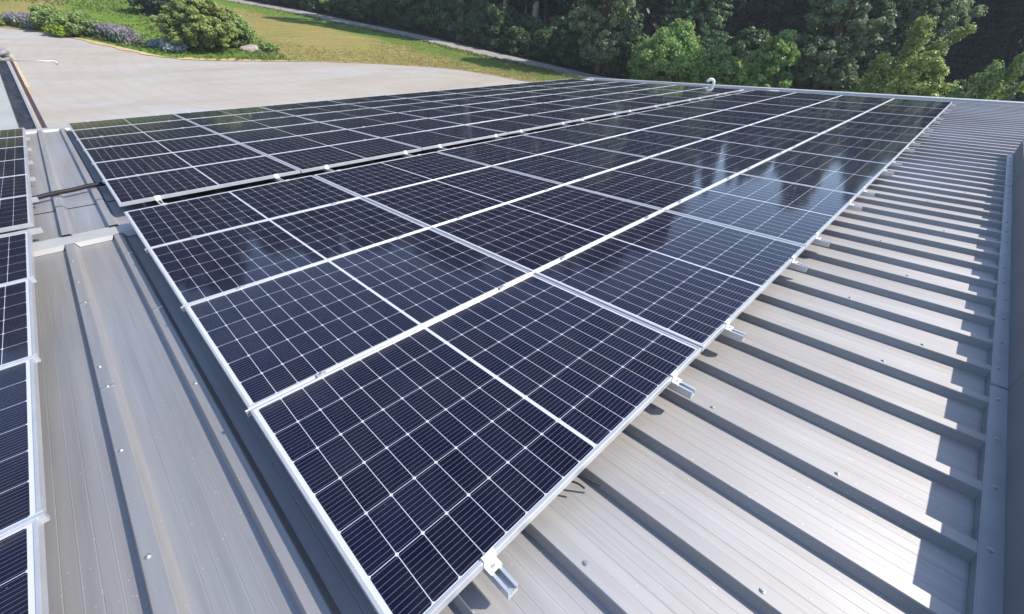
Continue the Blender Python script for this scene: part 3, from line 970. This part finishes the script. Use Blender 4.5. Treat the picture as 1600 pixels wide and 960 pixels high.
plant('layered_tree', broadleaf('c', 16, wpx(1225, 1345, 60, d_) * 1.08, .6, 330, 200, .15, L_GREY, M_BARK, 14, cr=.10, tiers=True, top=.9), place(1290, d_),
      'tall grey-green layered broadleaf tree right of centre, reaching out of the picture', 'tree')
d_ = 43; h_ = zt(1430, 26, d_)
# two slender leaning plumes with a spreading foot
def plumes(h, w, seed):
    g = random.Random(seed); cs, rs = [], []
    tops = [(.36 * w * .9, h), (.95 * w * .95, h * .97), (-.05 * w, h * .70)]
    for (tx, th) in tops:
        for k in range(38):
            t = (k + 1) / 38
            u = tx * t ** 1.15 - w * .12
            rr_ = .62 + .85 * (1 - t) + .30 * math.sin(k * 1.3) ** 2
            lx = RIGHT.x * u; ly = RIGHT.y * u
            cs.append((lx + g.uniform(-.45, .45) * rr_, ly + g.uniform(-.45, .45) * rr_, th * t * .96)); rs.append(rr_ * .62)
    for k in range(40):
        a = g.uniform(-w * .55, w * .35); cs.append((RIGHT.x * a + g.uniform(-.6, .6), RIGHT.y * a + g.uniform(-.6, .6), g.uniform(.3, h * .35))); rs.append(g.uniform(.4, .7))
    crown = leaf_mesh('crown', cs, rs, 280, .11, L_YELL, .9, .9, .1, 1.8, seed)
    mb = MB()
    for (tx, th) in tops:
        pts = [(RIGHT.x * (tx * t ** 1.15 - w * .12 * t), RIGHT.y * (tx * t ** 1.15 - w * .12 * t), th * t) for t in (0, .25, .5, .75, .96)]
        mb.tube(pts, [.11, .085, .06, .04, .015], 8)
    return mb.mesh('trunk', M_BIRCH, True), crown
plant('slender_tree', plumes(h_, wpx(1350, 1480, 60, d_), 15), place(1395, d_),
      'airy light green tree with two slender tops leaning right, behind the yellowish bush', 'tree')
d_ = 38; h_ = zt(1450, 82, d_)
plant('rounded_tree', broadleaf('e', h_, wpx(1395, 1508, 110, d_) * 1.1, h_ * .04, 150, 220, .115, L_YELL, M_BARK, 16, cr=.13), place(1452, d_),
      'rounded yellowish green tree behind the roof edge at the right', 'tree')
# birch leaning right
def birch(h, seed):
    g = random.Random(seed); cs, rs = [], []; mb = MB()
    ln = .62
    def P(t): return Vector((RIGHT.x * ln * h * t, RIGHT.y * ln * h * t, h * t))
    mb.tube([P(t) for t in (0, .2, .4, .6, .8, 1)], [.12, .10, .08, .06, .035, .01], 8)
    for k in range(34):
        t = .22 + .78 * k / 34
        a = g.uniform(0, 6.28); L = h * .24 * (1.15 - t) * g.uniform(.6, 1.3)
        e = P(t) + Vector((math.cos(a) * L, math.sin(a) * L, L * .7))
        mb.tube([P(t), P(t).lerp(e, .5) + Vector((0, 0, .05)), e], [.028, .018, .006], 5)
        for j in range(5):
            u = .3 + .7 * j / 4
            q = P(t).lerp(e, u); cs.append((q.x, q.y, q.z - .12)); rs.append(g.uniform(.22, .5))
    crown = leaf_mesh('crown', cs, rs, 120, .11, L_FRESH, 1.25, 1.5, .1, 1.7, seed)
    return mb.mesh('trunk', M_BIRCH, True), crown
d_ = 38
plant('birch_tree', birch(zt(1590, 45, d_), 17), place(1505, d_), 'birch with pale trunk leaning right at the right picture edge', 'tree')
d_ = 47
plant('broadleaf_tree', broadleaf('g', 13.5, wpx(885, 985, 60, d_) * 1.1, .4, 260, 130, .17, L_GREY, M_BARK, 18, cr=.10), place(935, d_),
      'tall tree with loose pale grey-green leaves left of the bright round tree', 'tree')
d_ = 49
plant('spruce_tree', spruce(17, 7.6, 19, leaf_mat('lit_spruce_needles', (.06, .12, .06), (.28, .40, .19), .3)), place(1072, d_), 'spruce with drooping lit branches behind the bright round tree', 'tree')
d_ = 52
plant('broadleaf_tree', broadleaf('h', 15, 8, 1, 200, 110, .2, L_GREY, M_BARK, 20, cr=.10), place(1392, d_),
      'shaded grey-leaved tree behind the slender leaning tops', 'tree')

# --- undergrowth shrubs along the wood side of the path
L_UNDER = leaf_mat('undergrowth_leaves', (.028, .065, .028), (.15, .24, .09))
SH = [broadleaf('s', 4.2, 5.2, .2, 60, 105, .20, L_UNDER, M_BARK, 31 + k, cr=.17) for k in range(3)]
SHM = [broadleaf('s', 3.4, 4.2, .1, 48, 105, .19, L_MID, M_BARK, 41 + k, cr=.17) for k in range(1)]
und = []
line = resample(PATH_FAR, 400)
accum = 0; last = None; n_ = 0
for i, (x, y) in enumerate(line):
    if y < -22 or y > 110: last = (x, y); continue
    if last is not None: accum += math.hypot(x - last[0], y - last[1])
    last = (x, y)
    if accum > 2.9:
        accum = 0; n_ += 1
        r_ = random.Random(n_)
        a = line[max(i - 3, 0)]; b = line[min(i + 3, 399)]
        dx, dy = b[0] - a[0], b[1] - a[1]; L = math.hypot(dx, dy); nxn, nyn = -dy / L, dx / L
        for row in range(2):
            off = 2.1 + row * 3.4 + r_.uniform(-.3, .6)
            s_ = r_.uniform(.62, .95) + row * .22
            und.append((x + nxn * off + (r_.uniform(-1, 1) if row else 0), y + nyn * off, s_, r_))
for k, (x, y, s_, r_) in enumerate(und):
    v = SH[r_.randrange(3)] if r_.random() < .86 else SHM[0]
    plant('undergrowth_shrub', v, (x, y, gz(x, y) - .05), 'dark leafy shrub in the undergrowth along the wood side of the path', 'shrub',
          'undergrowth shrubs along the path', r_.uniform(0, 6.3), s_, s_ * r_.uniform(.85, 1.15))
# --- the wood: trunks with high crowns, spruces and broadleaf trees standing behind
BT = [broadleaf('t', 19, 9.5, 5.5, 130, 105, .34, L_DEEP, M_PINE, 51 + k, cr=.12) for k in range(3)]
LT = [broadleaf('t', 16, 9.0, 1.0, 150, 105, .32, L_DEEP, M_BARK, 61 + k, cr=.12) for k in range(2)]
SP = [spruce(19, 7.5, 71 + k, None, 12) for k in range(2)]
wood = []
r_ = random.Random(99)
for row in range(5):
    y = -34 + row * 1.7
    while y < 112:
        # x of the path's far side at this y
        xs_ = min(line, key=lambda p: abs(p[1] - y))[0] if y > -22 else 43
        front = (9.0 if y > 26 else 24.0) + row * 6.2
        wood.append((xs_ + front + r_.uniform(-1.6, 1.6), y + r_.uniform(-1.5, 1.5), row))
        y += 5.0 + row * .4
for row in range(3):
    x = -34 + row
    while x < 16:
        wood.append((x + r_.uniform(-1.5, 1.5), 98 + row * 6 + r_.uniform(-1.5, 1.5), 2 + row))
        x += 5.2
kinds = {'pine': ('forest_tree', 'tall forest tree with bare lower trunk and dark high crown in the wood', BT),
         'leaf': ('forest_tree', 'bushy dark broadleaf tree standing in the wood', LT),
         'spruce': ('spruce_tree', 'dark spruce standing in the wood', SP)}
for k, (x, y, row) in enumerate(wood):
    q = r_.random()
    right_side = y < 24
    kd = ('spruce' if q < .35 else 'leaf') if right_side else ('pine' if q < .55 else 'spruce' if q < .8 else 'leaf')
    nm, lab, var = kinds[kd]
    s_ = r_.uniform(.78, 1.05) * (.80 if right_side else 1.0)
    if row == 0: s_ *= .84
    if row >= 2 and y > 26: s_ *= 1.8
    if right_side: s_ *= 1.42
    plant(nm, var[r_.randrange(len(var))], (x, y, gz(x, min(y, 120)) + 0), lab, 'tree', {'pine': 'tall bare-trunked trees in the wood', 'leaf': 'bushy trees in the wood', 'spruce': 'spruces in the wood'}[kd], r_.uniform(0, 6.3), s_)
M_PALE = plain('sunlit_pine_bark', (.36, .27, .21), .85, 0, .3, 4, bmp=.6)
LONE = [broadleaf('lone', 22, 6.5, 11, 70, 100, .34, L_DEEP, M_PALE, 401 + k, cr=.13) for k in range(2)]
for k, (px, dd, s_) in enumerate(((719, 58, 1.0), (712, 64, .9), (786, 60, .95), (794, 66, .9), (829, 57, 1.05), (757, 68, 1.0), (603, 74, .9))):
    plant('pine_tree', LONE[k % 2], place(px, dd), 'tall pine with bare reddish trunk rising out of the undergrowth', 'tree', 'bare pine trunks behind the undergrowth', k * 1.3, s_)
# distant wood closing the view
g_ = np.random.default_rng(5)
n_ = 2600
ang = g_.uniform(rad(-60), rad(150), n_); rr_ = g_.uniform(92, 170, n_)
cx = 10 + np.cos(ang) * rr_; cy = 5 + np.sin(ang) * rr_
cz = np.array([gz(0, min(120, b)) + hill(a, b) for a, b in zip(cx, cy)]) + g_.uniform(1, 14, n_)
tag(link('distant_wood', leaf_mesh('distant_wood', np.c_[cx, cy, cz], g_.uniform(2.2, 4.5, n_), 22, 1.3, L_DEEP, 1.2, 0, .3, 1.4, 5)), kind='stuff')

# --- planting by the gravel yard, left
def on_ground(px, py): return ground_at(px, py)
def small(name, px, pyfoot, pytop, pxw, mat, label, cat, seed, n=40, per=90, leaf=.10, base=.05, bark=M_BARK, cr=.17, depth=1.0, group=None, droop=0., squash=.75, tiers=False):
    p = on_ground(px, pyfoot)
    dist = (Vector((p.x, p.y)) - Vector((CAM.x, CAM.y))).length
    fd = (p - CAM).dot(FWD)
    d = ray(px, pytop); L = math.hypot(d.x, d.y)
    h = CAM.z + d.z / L * dist - p.z
    w = pxw * fd / FPX
    pr = broadleaf(name, h, w, h * base, n, per, leaf, mat, bark, seed, cr=cr, squash=squash, droop=droop, tiers=tiers)
    return plant(name, pr, p, label, cat, group)
small('ornamental_maple', 322, 77, -6, 112, leaf_mat('feathery_leaves', (.09, .15, .035), (.46, .52, .16)), 'large feathery yellow-green garden tree on the bank beside the gravel', 'tree', 81, 260, 150, .105, .04, cr=.075, tiers=True, squash=.55)
small('ornamental_shrub', 372, 74, 22, 56, L_FRESH, 'green shrub leaning against the right side of the feathery garden tree', 'shrub', 82, 80, 150, .10)
small('yew_shrub', 248, 22, -16, 84, L_DEEP, 'dark green yew-like shrub at the top edge behind the feathery tree', 'shrub', 83, 70, 110, .16)
small('round_shrub', 90, 50, 11, 50, L_FRESH, 'left one of two rounded green shrubs between the lavender clumps', 'shrub', 84, 80, 150, .10, cr=.16)
small('round_shrub', 134, 56, 22, 60, L_FRESH, 'right one of two rounded green shrubs between the lavender clumps', 'shrub', 85, 80, 150, .10, cr=.16)
small('golden_shrub', 98, 57, 38, 34, L_LIME, 'small bright yellow-green shrub in front of the two rounded shrubs', 'shrub', 86, 34, 90, .10, cr=.2)
small('fern_clump', 2, 40, 24, 34, L_FRESH, 'low green fern clump at the left picture edge', 'plant', 87, 30, 90, .12, cr=.2)
small('low_shrub', 423, 80, 70, 26, L_MID, 'tiny green shrub beside the flat pale rock', 'shrub', 88, 20, 90, .10, cr=.22)
small('hosta_clump', 247, 74, 65, 26, L_BLUE, 'small bluish leafy clump at the gravel edge, left of the dark rock', 'plant', 89, 18, 70, .16, cr=.25)
small('hosta_clump', 276, 81, 68, 30, L_BLUE, 'larger bluish leafy clump in front of the dark rock', 'plant', 90, 20, 70, .16, cr=.25)
def lavender(px0, px1, py0, py1, hpx, label, seed):
    g = np.random.default_rng(seed)
    p0 = on_ground(px0, py0); p1 = on_ground(px1, py1)
    c0 = (p0 + p1) / 2
    fd = (c0 - CAM).dot(FWD); h = hpx * fd / FPX
    t = thing('lavender_clump', label, 'lavender', c0, (0, 0, 0), 'lavender clumps along the yard edge')
    n = 2600
    u = g.random(n); P = np.outer(1 - u, np.array(p0 - c0)) + np.outer(u, np.array(p1 - c0))
    off = g.normal(size=(n, 2)) * .28; P[:, :2] += off
    prof = np.sqrt(np.clip(1 - (2 * u - 1) ** 4, .1, 1))
    for nm, z0, z1, mat, sz in (('stems', .0, .72, L_STEM, .07), ('flowers', .58, 1.0, L_PURP, .06)):
        Q = P.copy() if nm == 'stems' else P[:1500].copy(); k_ = len(Q); Q[:, 2] = (Q[:, 2] + h * (z0 + (z1 - z0) * g.random(k_)) * prof[:k_])
        link(nm, leaf_mesh(nm, Q, np.full(k_, .10), 4, sz, mat, 1.2, 2.5, .1, 3.2, seed), t)
lavender(22, 66, 39, 46, 17, 'purple lavender clump at the upper left, left of the round shrubs', 91)
lavender(156, 212, 57, 70, 19, 'purple lavender clump between the round shrubs and the feathery tree', 92)
q = on_ground(272, 78); lump('field_rock', q + Vector((0, .25, .1)), .75, .6, .75, M_ROCK, 'dark rounded rock behind the bluish clump', 'rock', 2, 'rocks at the yard edge')
q = on_ground(397, 80); lump('field_rock', q + Vector((0, .3, .0)), .95, .6, .36, plain('pale_stone', (.30, .265, .23), .85, 0, .2, 3, bmp=.5), 'flat pale rock at the foot of the garden tree', 'rock', 3, 'rocks at the yard edge')

# tufts of rough grass on the bank and the lawn edge
g_ = np.random.default_rng(8)
pts = []
for _ in range(26000):
    i = g_.integers(0, 148); t = g_.random(); f_ = g_.random()
    ea = (la[i][0] * (1 - f_) + la[i + 1][0] * f_, la[i][1] * (1 - f_) + la[i + 1][1] * f_)
    eb = (lb[i][0] * (1 - f_) + lb[i + 1][0] * f_, lb[i][1] * (1 - f_) + lb[i + 1][1] * f_)
    x = ea[0] + (eb[0] - ea[0]) * t; y = ea[1] + (eb[1] - ea[1]) * t
    if x < -8 or x > 40 or y < 20 or y > 72: continue
    bank = x < 14 + (y - 34) * .10
    w_ = math.hypot(lb[i][0] - la[i][0], lb[i][1] - la[i][1])
    if not bank and (1 - t) * w_ > 1.4: continue
    if not bank and g_.random() < .3: continue
    pts.append((x, y, gz(x, y) + .10))
pts = np.array(pts)
dp = []
for _ in range(30000):
    i = g_.integers(0, 148); t = g_.random(); f_ = g_.random()
    x = (la[i][0] * (1 - f_) + la[i + 1][0] * f_) * (1 - t) + (lb[i][0] * (1 - f_) + lb[i + 1][0] * f_) * t
    y = (la[i][1] * (1 - f_) + la[i + 1][1] * f_) * (1 - t) + (lb[i][1] * (1 - f_) + lb[i + 1][1] * f_) * t
    if 12 < x < 40 and 18 < y < 80: dp.append((x, y, gz(x, y) + .055))
tag(link('dry_grass', leaf_mesh('dry_grass', np.array(dp), np.full(len(dp), .34), 5, .032, leaf_mat('dry_grass_blades', (.21, .19, .07), (.40, .34, .16), .4), .10, .8, .1, 3.5, 10)), kind='stuff')
tag(link('rough_grass', leaf_mesh('rough_grass', pts, np.full(len(pts), .16), 7, .05, leaf_mat('grass_blades', (.06, .10, .02), (.20, .24, .06), .3), 1.0, 3.0, .1, 4.0, 9)), kind='stuff')

# summer haze filling the whole place
hz = MB().box(-600, 700, -600, 700, -40, 62)
hm = D.materials.new('summer_haze'); hm.use_nodes = True
hn, hl = hm.node_tree.nodes, hm.node_tree.links
hn.remove(hn['Principled BSDF'])
pv = hn.new('ShaderNodeVolumePrincipled')
pv.inputs['Color'].default_value = (.80, .88, 1.0, 1)
pv.inputs['Density'].default_value = .0006
hl.new(pv.outputs[0], hn['Material Output'].inputs['Volume'])
tag(link('haze', hz.mesh('haze', hm)), kind='stuff')

SC.render.engine = 'CYCLES'
